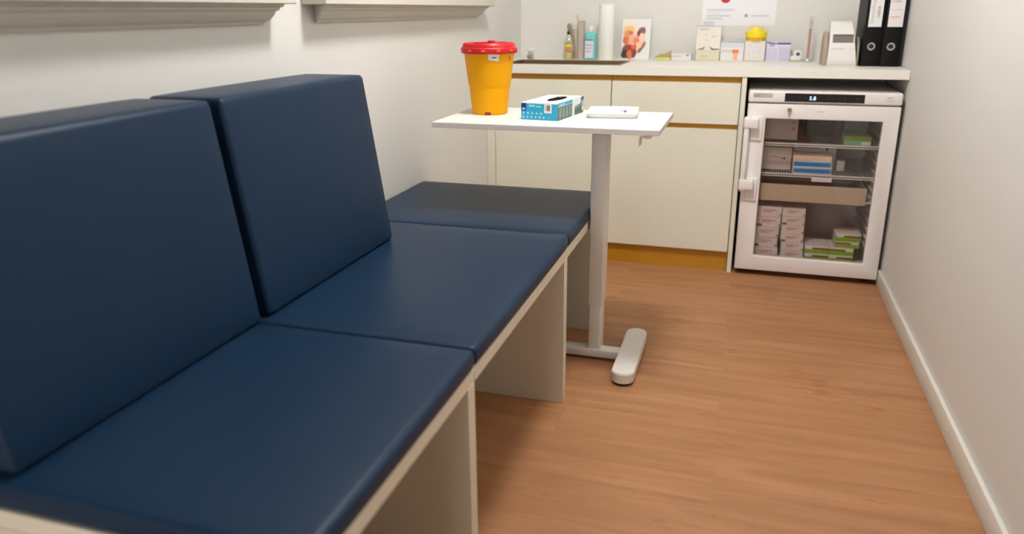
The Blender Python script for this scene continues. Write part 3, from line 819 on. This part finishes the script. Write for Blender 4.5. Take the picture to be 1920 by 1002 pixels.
# thermometer-like stick
t = thing('measuring_stick', 'slim red and clear upright tube on a round clear base, left of the label printer', 'thermometer', (0.262, 3.93, Z0))
b = MB(); b.lathe([(0.024, 0), (0.025, 0.002), (0.022, 0.010), (0.008, 0.016), (0.007, 0.026)], m_clear, 26); b.build('base', t)
b = MB(); b.tube([(0.0, 0, 0.016), (0.0, 0, 0.205)], 0.0085, m_clear, 16); b.build('tube', t)
b = MB(); b.tube([(0.0, 0, 0.022), (0.0, 0, 0.150)], 0.0042, mat('dusty_red', (196, 128, 112), 0.5), 10); b.build('red_column', t)
b = MB()
for i in range(14): b.box(0.002, 0.0075, -0.0094, -0.0088, 0.04+i*0.011, 0.0415+i*0.011, m_pink)
for i in range(3): b.box(-0.007, 0.007, -0.0094, -0.0088, 0.160+i*0.010, 0.164+i*0.010, m_pink)
b.build('scale_marks', t)

# label printer
t = thing('label_printer', 'white desktop label printer with a grey screen, left of the black binders', 'printer', (0.383, 3.72, Z0))
def shell(poly, x0, x1, taper, m):
    n = len(poly); vs = []
    for sx, x in ((0, x0), (1, x1)):
        for y, z in poly: vs.append((x - (taper*z if sx else -0.02*z), y, z))
    b = MB(); b.add(vs, [list(range(n))[::-1], [n+i for i in range(n)]] + [[i, (i+1) % n, n+(i+1) % n, n+i] for i in range(n)], m, True)
    return b
poly = [(-0.078, 0.0), (-0.084, 0.008), (-0.087, 0.03), (-0.087, 0.07), (-0.083, 0.092), (-0.068, 0.138), (-0.028, 0.180), (-0.018, 0.184), (0.06, 0.186), (0.095, 0.16), (0.10, 0.0)]
b = shell(poly, -0.060, 0.059, 0.16, m_dial); sh_ = b.build('shell', t)
def arc_poly(y0, y1, z1, n=14):
    p = [(y0, 0.0)]
    for i in range(n+1):
        a_ = PI*(1-i/n); p.append(((y0+y1)/2+(y1-y0)/2*c_(a_), 0.03+(z1-0.03)*s_(a_)**0.7 if 0 < i < n else 0.03))
    p.append((y1, 0.0)); return p
MB().prism(arc_poly(-0.066, 0.095, 0.140), -0.077, -0.0610, m_cheek, 'X', True).build('side_cheek', t)
MB().prism(arc_poly(-0.066, 0.095, 0.120), 0.0585, 0.0655, m_cheek, 'X', True).build('side_cheek', t)
# screen on the sloping face between (-0.083,0.092) and (-0.068,0.138)
A_, B_ = Vector((0, -0.083, 0.092)), Vector((0, -0.068, 0.138)); uz = (B_-A_).normalized(); nn = Vector((0, -uz.z, uz.y))
o0 = A_ + uz*0.006 + nn*0.0008
b = MB(); b.rect(o0 + Vector((-0.046, 0, 0)), X_, uz, 0.083, 0.036, m_lcd)
b.rect(o0 + Vector((-0.046, 0, 0)) + nn*0.0003 + uz*0.029, X_, uz, 0.083, 0.007, mat('lcd_shadow_bar', (84, 66, 62), 0.4)); b.build('screen', sh_)
b = MB(); b.text('QL-820 NWB', (-0.048, -0.0876, 0.070), X_, Z_, 0.0085, m_grey); b.build('model_mark', sh_)
b = MB(); b.text('Wi-Fi', (0.026, -0.0876, 0.078-0.008), X_, Z_, 0.008, m_lil); b.build('lettering', sh_)

# binders
def binder(label, x0, wd, y, lab, spine_text):
    t = thing('ring_binder', label, 'binder', (x0+wd/2, y+0.14, Z0), 0, 'black ring binders on the worktop')
    h = wd/2; b = MB()
    b.box(-h, -h+0.0025, -0.138, 0.14, 0, 0.318, m_binder); b.box(h-0.0025, h, -0.138, 0.14, 0, 0.318, m_binder)
    b.build('cover', t)
    b = MB(); b.prism([(-h, -0.137), (-h*0.8, -0.1395), (0, -0.141), (h*0.8, -0.1395), (h, -0.137), (h, -0.134), (-h, -0.134)], 0, 0.318, m_binder, 'Z', True)
    sp = b.build('spine', t)
    b = MB(); b.box(-h+0.006, h-0.006, -0.12, 0.12, 0.008, 0.305, m_paper); b.build('paper_sheets', t)
    mx = Matrix.Translation((-0.003, -0.141, 0.083)) @ Matrix.Rotation(PI/2, 4, 'X')
    b = MB(); b.lathe([(0.0095, -0.001), (0.0165, -0.001), (0.0165, 0.0012), (0.0150, 0.0026), (0.0110, 0.0026), (0.0095, 0.0012), (0.0095, -0.001)], m_chrome, 36, cap=False, mx=mx)
    b.build('finger_ring', sp)
    b = MB(); b.lathe([(0.0002, -0.0005), (0.0095, -0.0005), (0.0095, 0.0002), (0.0002, 0.0002)], m_blackm, 24, mx=mx); b.build('finger_hole', sp)
    b = MB(); L0, L1 = (-0.0265, 0.0255) if lab == 1 else (-0.0275, 0.0305)
    b.box(L0, L1, -0.1430, -0.1415, 0.163, 0.30, m_paper, 0.0004, 1)
    spine_text(b, L0, L1, -0.1434)
    b.build('spine_label', sp)['label'] = 'white spine label with writing'
    return t
def st1(b, L0, L1, y):
    b.text('Untersuchungen', (L0+0.018, y, 0.176), Z_, -X_, 0.017, m_grey)
    b.text('LABOR', (L0+0.041, y, 0.200), Z_, -X_, 0.015, m_dgrey)
def st2(b, L0, L1, y):
    m = mat('red_handwriting', (206, 96, 92), 0.6)
    b.text('Impfen', (L0+0.006, y, 0.262), X_, Z_, 0.014, m); b.box(L0+0.004, L1-0.004, y, y+0.0003, 0.231, 0.2325, m_pink)
    b.text('hydro', (L0+0.008, y, 0.198), X_, Z_, 0.016, m)
binder('black ring binder with dark upright lettering on its label, next to the label printer', 0.4595, 0.0745, 3.648, 1, st1)
binder('black ring binder with red handwriting on its label, right of the other binder', 0.5350, 0.0735, 3.640, 2, st2)
b = MB((0.613, 3.8, Z0))
b.box(0.6095, 0.6225, 3.662, 3.93, Z0, Z0+0.32, mat('folder_brown_black', (42, 30, 30), 0.35), 0.002, 2)
tag(b.build('thin_folder'), 'thin dark folder squeezed between the right binder and the wall', 'folder')

# papers taped to the back wall above the boxes
def wallpaper(name, label, x0, x1, z0, z1, fn, m=m_paper, y=YB):
    b = MB(((x0+x1)/2, y, (z0+z1)/2)); b.box(x0, x1, y-0.0012, y-0.0002, z0, z1, m)
    fn(b, y-0.0015); return tag(b.build(name), label, 'notice')
def f1(b, y):
    b.rect((-0.222, y, 1.150), X_, Z_, 0.130, 0.011, m_lil2); b.rect((-0.222, y, 1.125), X_, Z_, 0.115, 0.006, m_grey2)
    b.rect((-0.222, y, 1.112), X_, Z_, 0.075, 0.006, m_grey2)
    b.ell((-0.135, y-0.0001, 1.205), X_, Z_, 0.022, 0.018, m_redp, 16)
    b.text('INFORMATION', (-0.222, y-0.0001, 1.137), X_, Z_, 0.010, m_grey2)
    for i in range(9): b.rect((-0.222, y, 1.235+i*0.018), X_, Z_, 0.11+0.02*((i*7) % 5), 0.004, m_grey2)
    b.ell((-0.033, y, 1.128), X_, Z_, 0.0085, 0.0085, m_grey, 12); b.rect((-0.010, y, 1.124), X_, Z_, 0.085, 0.006, m_grey2)
m_grey2 = mat('faint_print', (202, 199, 200), 0.6)
m_poster = mat('poster_paper', (232, 232, 234), 0.6)
wallpaper('wall_notice', 'large white notice with pale print taped to the wall above the tall carton', -0.243, 0.105, 1.080, 1.52, f1, m_poster)
def f2(b, y):
    b.rect((-0.232, y, 1.074), X_, Z_, 0.050, 0.028, m_lil2)
wallpaper('note_slip', 'narrow lilac note slip on the wall just behind the tall carton', -0.235, -0.180, 1.060, 1.104, f2, m_lil2, YB-0.0016)

# ------------------------------------------------------------------ fridge
FX0, FX1, FY = 0.0100, 0.6090, 3.4265
t = thing('glass_door_fridge', 'white under counter medicine fridge with a glass door, below the right end of the worktop', 'fridge', ((FX0+FX1)/2, 3.72, 0))
off = tuple(t.location)
YD = FY+0.045            # back of the door
b = MB(off)
iy1 = 3.955; cx0, cx1, cz0, cz1 = 0.052, 0.570, 0.066, 0.757
b.box(FX0+0.004, cx0, YD+0.003, 4.005, 0.030, 0.772, m_fr); b.box(cx1, FX1-0.004, YD+0.003, 4.005, 0.030, 0.772, m_fr)
b.box(cx0, cx1, YD+0.003, 4.005, 0.030, cz0, m_fr); b.box(FX0+0.004, FX1-0.004, YD+0.003, 4.005, cz1+0.016, 0.778, m_fr)
b.box(cx0, cx1, YD+0.003, 4.005, cz1, cz1+0.016, m_fr); b.box(cx0, cx1, iy1, 4.005, cz0, cz1, m_frin)
b.build('cabinet_body', t)
b = MB(off); b.box(FX0, FX1, FY, 4.0, 0.779, 0.829, m_fr, 0.008, 4); hd = b.build('control_head', t)
b = MB(off); b.box(FX0+0.146, FX0+0.456, FY-0.0012, FY+0.002, 0.786, 0.8205, m_black); dp = b.build('display_panel', hd)
b = MB(off); b.text('5.8', (0.2525, FY-0.0016, 0.794), X_, Z_, 0.022, m_led)
b.build('digits', dp)
for i, dx in enumerate((0.03, 0.083, 0.171, 0.192, 0.213, 0.234, 0.278)):
    b = MB(off); b.ell((FX0+0.146+dx, FY-0.0016, 0.802), X_, Z_, 0.0028, 0.0036, mat('key_symbol', (58, 52, 54), 0.5) if i == 0 else bpy.data.materials['key_symbol'], 10); b.build('touch_key', dp)
b = MB(off); b.box(0.029, 0.107, FY-0.0010, FY-0.0002, 0.800, 0.819, mat('badge_beige', (196, 182, 170), 0.5))
b.text('GAL', (0.031, FY-0.0013, 0.803), X_, Z_, 0.016, m_dgrey); b.text('MEDICAL', (0.060, FY-0.0013, 0.803), X_, Z_, 0.009, m_grey)
b.build('badge', hd)
b = MB(off); b.text('140 L', (0.548, FY-0.0004, 0.806), X_, Z_, 0.011, m_dgrey); b.build('capacity_mark', hd)
b = MB(off); b.text('Sunfrost', (0.545, FY-0.0004, 0.795), X_, Z_, 0.010, m_grey); b.build('lettering', hd)
b = MB(off); b.box(0.235, 0.445, FY+0.004, FY+0.012, 0.7765, 0.7795, m_gask); b.build('head_strip', t)
# door: frame with opening and glass
ZD0, ZD1 = 0.0285, 0.7740
gx0, gx1, gz0, gz1 = 0.088, 0.5465, 0.0945, 0.7125
b = MB(off)
def vframe(b, X0, X1, Z0_, Z1_, hx0, hx1, hz0, hz1, y0, y1, m, ch=0.0):
    o4 = [(X0, Z0_), (X1, Z0_), (X1, Z1_), (X0, Z1_)]; i4 = [(hx0, hz0), (hx1, hz0), (hx1, hz1), (hx0, hz1)]
    vs = [(x, y, z) for y in (y0, y1) for x, z in o4+i4]; fs = []
    for i in range(4):
        k = (i+1) % 4
        fs += [[i, k, 4+k, 4+i], [8+i, 8+k, 12+k, 12+i], [i, k, 8+k, 8+i], [4+i, 4+k, 12+k, 12+i]]
    bm = bmesh.new(); V = [bm.verts.new(v) for v in vs]
    for f_ in fs: bm.faces.new([V[q] for q in f_])
    bmesh.ops.recalc_face_normals(bm, faces=bm.faces)
    if ch:
        es = [e_ for e_ in bm.edges if len(e_.link_faces) == 2 and e_.calc_face_angle(0) > 0.5]
        bmesh.ops.bevel(bm, geom=es, offset=ch, segments=2, profile=0.5, affect='EDGES')
    b.add_bm(bm, m, bool(ch))
vframe(b, FX0+0.001, FX1-0.001, ZD0, ZD1, gx0, gx1, gz0, gz1, FY, YD-0.006, m_fr, 0.004)
door = b.build('door', t)
MB(off).box(gx0-0.003, gx1+0.003, FY+0.012, FY+0.016, gz0-0.003, gz1+0.003, m_glass).build('door_glass', door)
b = MB(off); vframe(b, FX0+0.012, FX1-0.012, ZD0+0.012, ZD1-0.012, gx0-0.004, gx1+0.004, gz0-0.004, gz1+0.004, YD-0.006, YD+0.003, m_gask); b.build('gasket', door)
# bar handle standing off at the left edge, with two brackets
b = MB(off)
b.box(0.002, 0.024, FY-0.043, FY-0.024, 0.398, 0.722, m_fr, 0.005, 3)
for z0, z1 in ((0.672, 0.716), (0.405, 0.449)):
    b.box(-0.0005, 0.060, FY-0.046, FY-0.004, z0, z1, m_fr, 0.005, 3)
    b.box(0.030, 0.078, FY-0.010, FY+0.001, z0-0.055, z1+0.004, m_fr, 0.004, 3)
b.build('door_handle', door)
b = MB(off); b.lathe([(0.0065, 0), (0.0065, 0.006), (0.004, 0.008)], m_key, 16, mx=Matrix.Translation((0.180, FY, 0.752)) @ Matrix.Rotation(PI/2, 4, 'X'))
b.box(0.1785, 0.1815, FY-0.010, FY-0.007, 0.722, 0.752, m_key); b.prism([(0.173, 0.744), (0.187, 0.744), (0.189, 0.755), (0.183, 0.761), (0.176, 0.761), (0.171, 0.755)], FY-0.012, FY-0.009, m_key, 'Y')
b.build('key', door)
b = MB(off); b.text('medical', (0.288, FY-0.0005, 0.745), X_, Z_, 0.009, m_grey)
b.build('door_lettering', door)
b = MB(off); b.text('premium cooling', (0.19, FY-0.0005, 0.052), X_, Z_, 0.010, mat('faint_pink_print', (214, 190, 182), 0.5)); b.build('door_lettering', door)
for x in (0.05, 0.57):
    for y in (3.50, 3.97):
        MB(off).lathe([(0.018, 0), (0.018, 0.012), (0.010, 0.014), (0.010, 0.030)], m_blackm, 20, cx=x, cy=y).build('foot', t)
# inner wall ribs
for xa, xb in ((cx0, cx0+0.012), (cx1-0.012, cx1)):
    b = MB(off)
    b.box(xa if xa == cx0 else xb-0.002, xa+0.002 if xa == cx0 else xb, 3.50, 3.94, 0.12, 0.70, m_frin)
    for i in range(14):
        z = 0.13+i*0.042; b.box(xa, xb, 3.50, 3.94, z, z+0.012, m_frin, 0.003, 1)
    b.build('rib_strip', t)
def wire_shelf(z):
    b = MB(off)
    for x in [cx0+0.016+i*(cx1-cx0-0.032)/44 for i in range(45)]:
        b.tube([(x, 3.497, z+0.001), (x, 3.945, z+0.001)], 0.0014, m_wire, 5)
    b.tube([(cx0+0.013, 3.495, z), (cx1-0.013, 3.495, z)], 0.0038, m_wire, 10)
    b.tube([(cx0+0.013, 3.492, z-0.009), (cx1-0.013, 3.492, z-0.009)], 0.0025, m_wire, 8)
    b.tube([(cx0+0.013, 3.945, z-0.003), (cx1-0.013, 3.945, z-0.003)], 0.003, m_wire, 8)
    return b.build('wire_shelf', t)
wire_shelf(0.597); s2_ = wire_shelf(0.463)
MB(off).box(0.302, 0.385, 3.4835, 3.4865, 0.437, 0.455, m_paper, 0.001, 1).build('shelf_ticket', s2_)
b = MB(off)
mt = mat('frosted_drawer', (196, 176, 152), 0.5)
b.box(0.094, 0.532, 3.492, 3.496, 0.340, 0.417, mt, 0.001, 1); b.box(0.094, 0.098, 3.496, 3.93, 0.345, 0.41, mt); b.box(0.528, 0.532, 3.496, 3.93, 0.345, 0.41, mt)
b.box(0.098, 0.528, 3.496, 3.93, 0.341, 0.345, mt)
b.box(cx0+0.001, 0.094, 3.50, 3.93, 0.348, 0.354, m_frin); b.box(0.532, cx1-0.001, 3.50, 3.93, 0.348, 0.354, m_frin)
b.build('drawer', t)
MB(off).box(cx0+0.01, cx1-0.01, 3.485, 3.94, cz0, cz0+0.003, m_frin).build('floor_tray', t)

# medicine boxes in the fridge
m_medw = mat('medicine_white', (224, 214, 206), 0.55); m_medp = mat('medicine_pink', (206, 150, 146), 0.6); m_blg = mat('dark_blue_grey', (92, 84, 108), 0.6)
zb = cz0+0.0032
nm = ['lowest', 'second from the bottom', 'third from the bottom', 'fourth from the bottom', 'topmost', 'topmost']
def medbox(x0, x1, y, z, h, d, label, grp, style):
    b = MB(((x0+x1)/2, y+d/2, z))
    b.box(x0, x1, y, y+d, z, z+h-0.0008, m_medw, 0.0008, 1)
    W = x1-x0; f = y-0.0004
    for i in range(2): b.rect((x0+W*0.22, f, z+h*(0.62-0.17*i)), X_, Z_, W*(0.56-0.2*i), h*0.12, m_medp)
    if style % 2: b.rect((x0+0.001, f, z+h*0.08), X_, Z_, W*0.22, h*0.22, m_blg)
    b.rect((x1-0.008, f, z+h*0.12), X_, Z_, 0.006, h*0.2, m_blg)
    return tag(b.build('medicine_box'), label, 'box', grp)
h5 = (0.308-zb)/5
for i in range(5):
    j = (0.002, -0.003, 0.0, 0.003, 0.004)[i]
    lab = ('white medicine box with red print, %s of the left fridge stack' % (nm[i] if i < 4 else 'topmost'))
    medbox(0.089+j, 0.192+j, 3.502+abs(j), zb+i*h5, h5, 0.16, lab, 'white medicine boxes in two stacks', i)
h6 = (0.307-zb)/6
nm6 = ['lowest', 'second from the bottom', 'third from the bottom', 'fourth from the bottom', 'fifth from the bottom', 'topmost']
for i in range(6):
    j = (0.004, 0.003, -0.002, -0.003, -0.003, -0.004)[i]
    lab = 'white medicine box, %s of the fridge stack beside the green cartons' % nm6[i]
    medbox(0.203+j, 0.300+j, 3.500+abs(j), zb+i*h6, h6, 0.16, lab, 'white medicine boxes in two stacks', i+1)
def greenbox(x0, x1, y, z, h, d, label, lx):
    b = MB(((x0+x1)/2, y+d/2, z)); b.box(x0, x1, y, y+d, z, z+h-0.0006, m_card, 0.0006, 1); f = y-0.0004
    b.rect((x0, f, z), X_, Z_, x1-x0, h*0.56, m_lgreen); b.rect((x0, f, z+h*0.56), X_, Z_, x1-x0, h*0.22, m_brownp)
    b.rect((x0+lx, f-0.0003, z+h*0.55), X_, Z_, 0.032, h*0.42, m_paper)
    return tag(b.build('vaccine_carton'), label, 'box', 'green banded cartons in the fridge')
gh_ = 0.0345
greenbox(0.311, 0.410, 3.508, zb, gh_, 0.13, 'green banded flat carton on the fridge floor, left one of the bottom pair', 0.0)
greenbox(0.4115, 0.512, 3.506, zb, gh_, 0.13, 'green banded flat carton on the fridge floor, right one of the bottom pair', 0.002)
greenbox(0.310, 0.4085, 3.510, zb+gh_, gh_, 0.13, 'green banded flat carton lying on the bottom left carton, nothing on top', 0.0)
greenbox(0.4105, 0.514, 3.509, zb+gh_, gh_, 0.13, 'green banded flat carton lying under the two upper right cartons', 0.070)
greenbox(0.434, 0.536, 3.518, zb+2*gh_, gh_*0.85, 0.13, 'green banded carton second from the top of the right pile', 0.066)
greenbox(0.432, 0.538, 3.516, zb+2*gh_+gh_*0.85, gh_, 0.13, 'green banded carton topmost of the right pile in the fridge', 0.004)
# middle shelf
ZM = 0.463+0.0028
def bluebox(z, label, dx):
    b = MB((0.30, 3.6, z)); x0, x1, y = 0.222+dx, 0.380+dx, 3.503; h = 0.0285
    b.box(x0, x1, y, y+0.11, z, z+h, m_medw, 0.0008, 1); f = y-0.0004
    b.rect((x0+0.003, f, z+0.005), X_, Z_, 0.152, 0.018, m_blue); b.rect((x0+0.001, f-0.0001, z+0.0235), X_, Z_, 0.156, 0.003, m_lcyan)
    return tag(b.build('blue_carton'), label, 'box', 'blue banded cartons on the middle shelf')
bluebox(ZM, 'blue and white flat carton resting directly on the middle fridge shelf', 0.001)
bluebox(ZM+0.0288, 'blue and white flat carton, upper one of the pair on the middle shelf', 0)
b = MB((0.30, 3.6, ZM+0.06)); b.box(0.220, 0.378, 3.504, 3.61, ZM+0.0577, ZM+0.0577+0.022, mat('peach_card', (226, 200, 172), 0.55), 0.001, 1)
tag(b.build('peach_carton'), 'plain peach coloured carton lying on the two blue cartons', 'box')
b = MB((0.31, 3.66, ZM)); b.box(0.225, 0.405, 3.625, 3.72, ZM, ZM+0.110, m_lil2, 0.001, 1); b.rect((0.24, 3.6246, ZM+0.095), X_, Z_, 0.10, 0.008, m_brownp); b.rect((0.36, 3.6246, ZM+0.085), X_, Z_, 0.01, 0.014, m_dgrey)
tag(b.build('lilac_pack'), 'pale lilac pack standing behind the peach carton in the fridge', 'box')
b = MB((0.155, 3.63, ZM)); b.box(0.090, 0.217, 3.575, 3.68, ZM, ZM+0.100, m_medw, 0.001, 1); b.rect((0.13, 3.5746, ZM+0.055), X_, Z_, 0.03, 0.006, m_medp); b.rect((0.18, 3.5746, ZM+0.048), X_, Z_, 0.012, 0.008, m_dgrey)
b.rect((0.165, 3.5746, ZM+0.052), X_, Z_, 0.012, 0.004, m_dgrey)
tag(b.build('medicine_carton'), 'beige white carton at the left end of the middle fridge shelf', 'box')
b = MB((0.425, 3.63, ZM)); b.box(0.410, 0.443, 3.60, 3.65, ZM, ZM+0.048, m_medw, 0.001, 1)
tag(b.build('small_carton'), 'small white carton alone right of the blue cartons on the shelf', 'box')
# top shelf
ZT_ = 0.597+0.0028
b = MB((0.165, 3.65, ZT_)); b.box(0.092, 0.232, 3.585, 3.72, ZT_, ZT_+0.105, m_card, 0.001, 1); b.rect((0.205, 3.5846, ZT_+0.045), X_, Z_, 0.016, 0.012, m_medp); b.rect((0.200, 3.5846, ZT_+0.075), X_, Z_, 0.020, 0.006, m_medp)
tag(b.build('brown_carton'), 'large pale carton at the left end of the top fridge shelf', 'box')
b = MB((0.47, 3.57, ZT_)); x0, x1, y = 0.418, 0.524, 3.508
b.box(x0, x1, y, y+0.12, ZT_, ZT_+0.038, m_card, 0.001, 1)
b.rect((x0, y-0.0004, ZT_+0.016), X_, Z_, x1-x0, 0.022, m_lgreen); b.rect((x0, y-0.0004, ZT_), X_, Z_, 0.068, 0.016, m_mint)
tag(b.build('mint_carton'), 'green and mint flat carton at the right end of the top fridge shelf', 'box')
b = MB((0.47, 3.62, ZT_)); b.box(0.425, 0.522, 3.64, 3.74, ZT_, ZT_+0.085, mat('green_grey_card', (120, 150, 130), 0.6), 0.001, 1)
tag(b.build('green_pack'), 'dim green pack standing behind the mint carton on the top shelf', 'box')
b = MB((0.33, 3.70, ZT_)); b.box(0.275, 0.395, 3.72, 3.80, ZT_, ZT_+0.090, mat('dim_green_card', (70, 78, 66), 0.6), 0.001, 1)
tag(b.build('dark_green_pack'), 'dark green pack at the back in the middle of the top shelf', 'box')
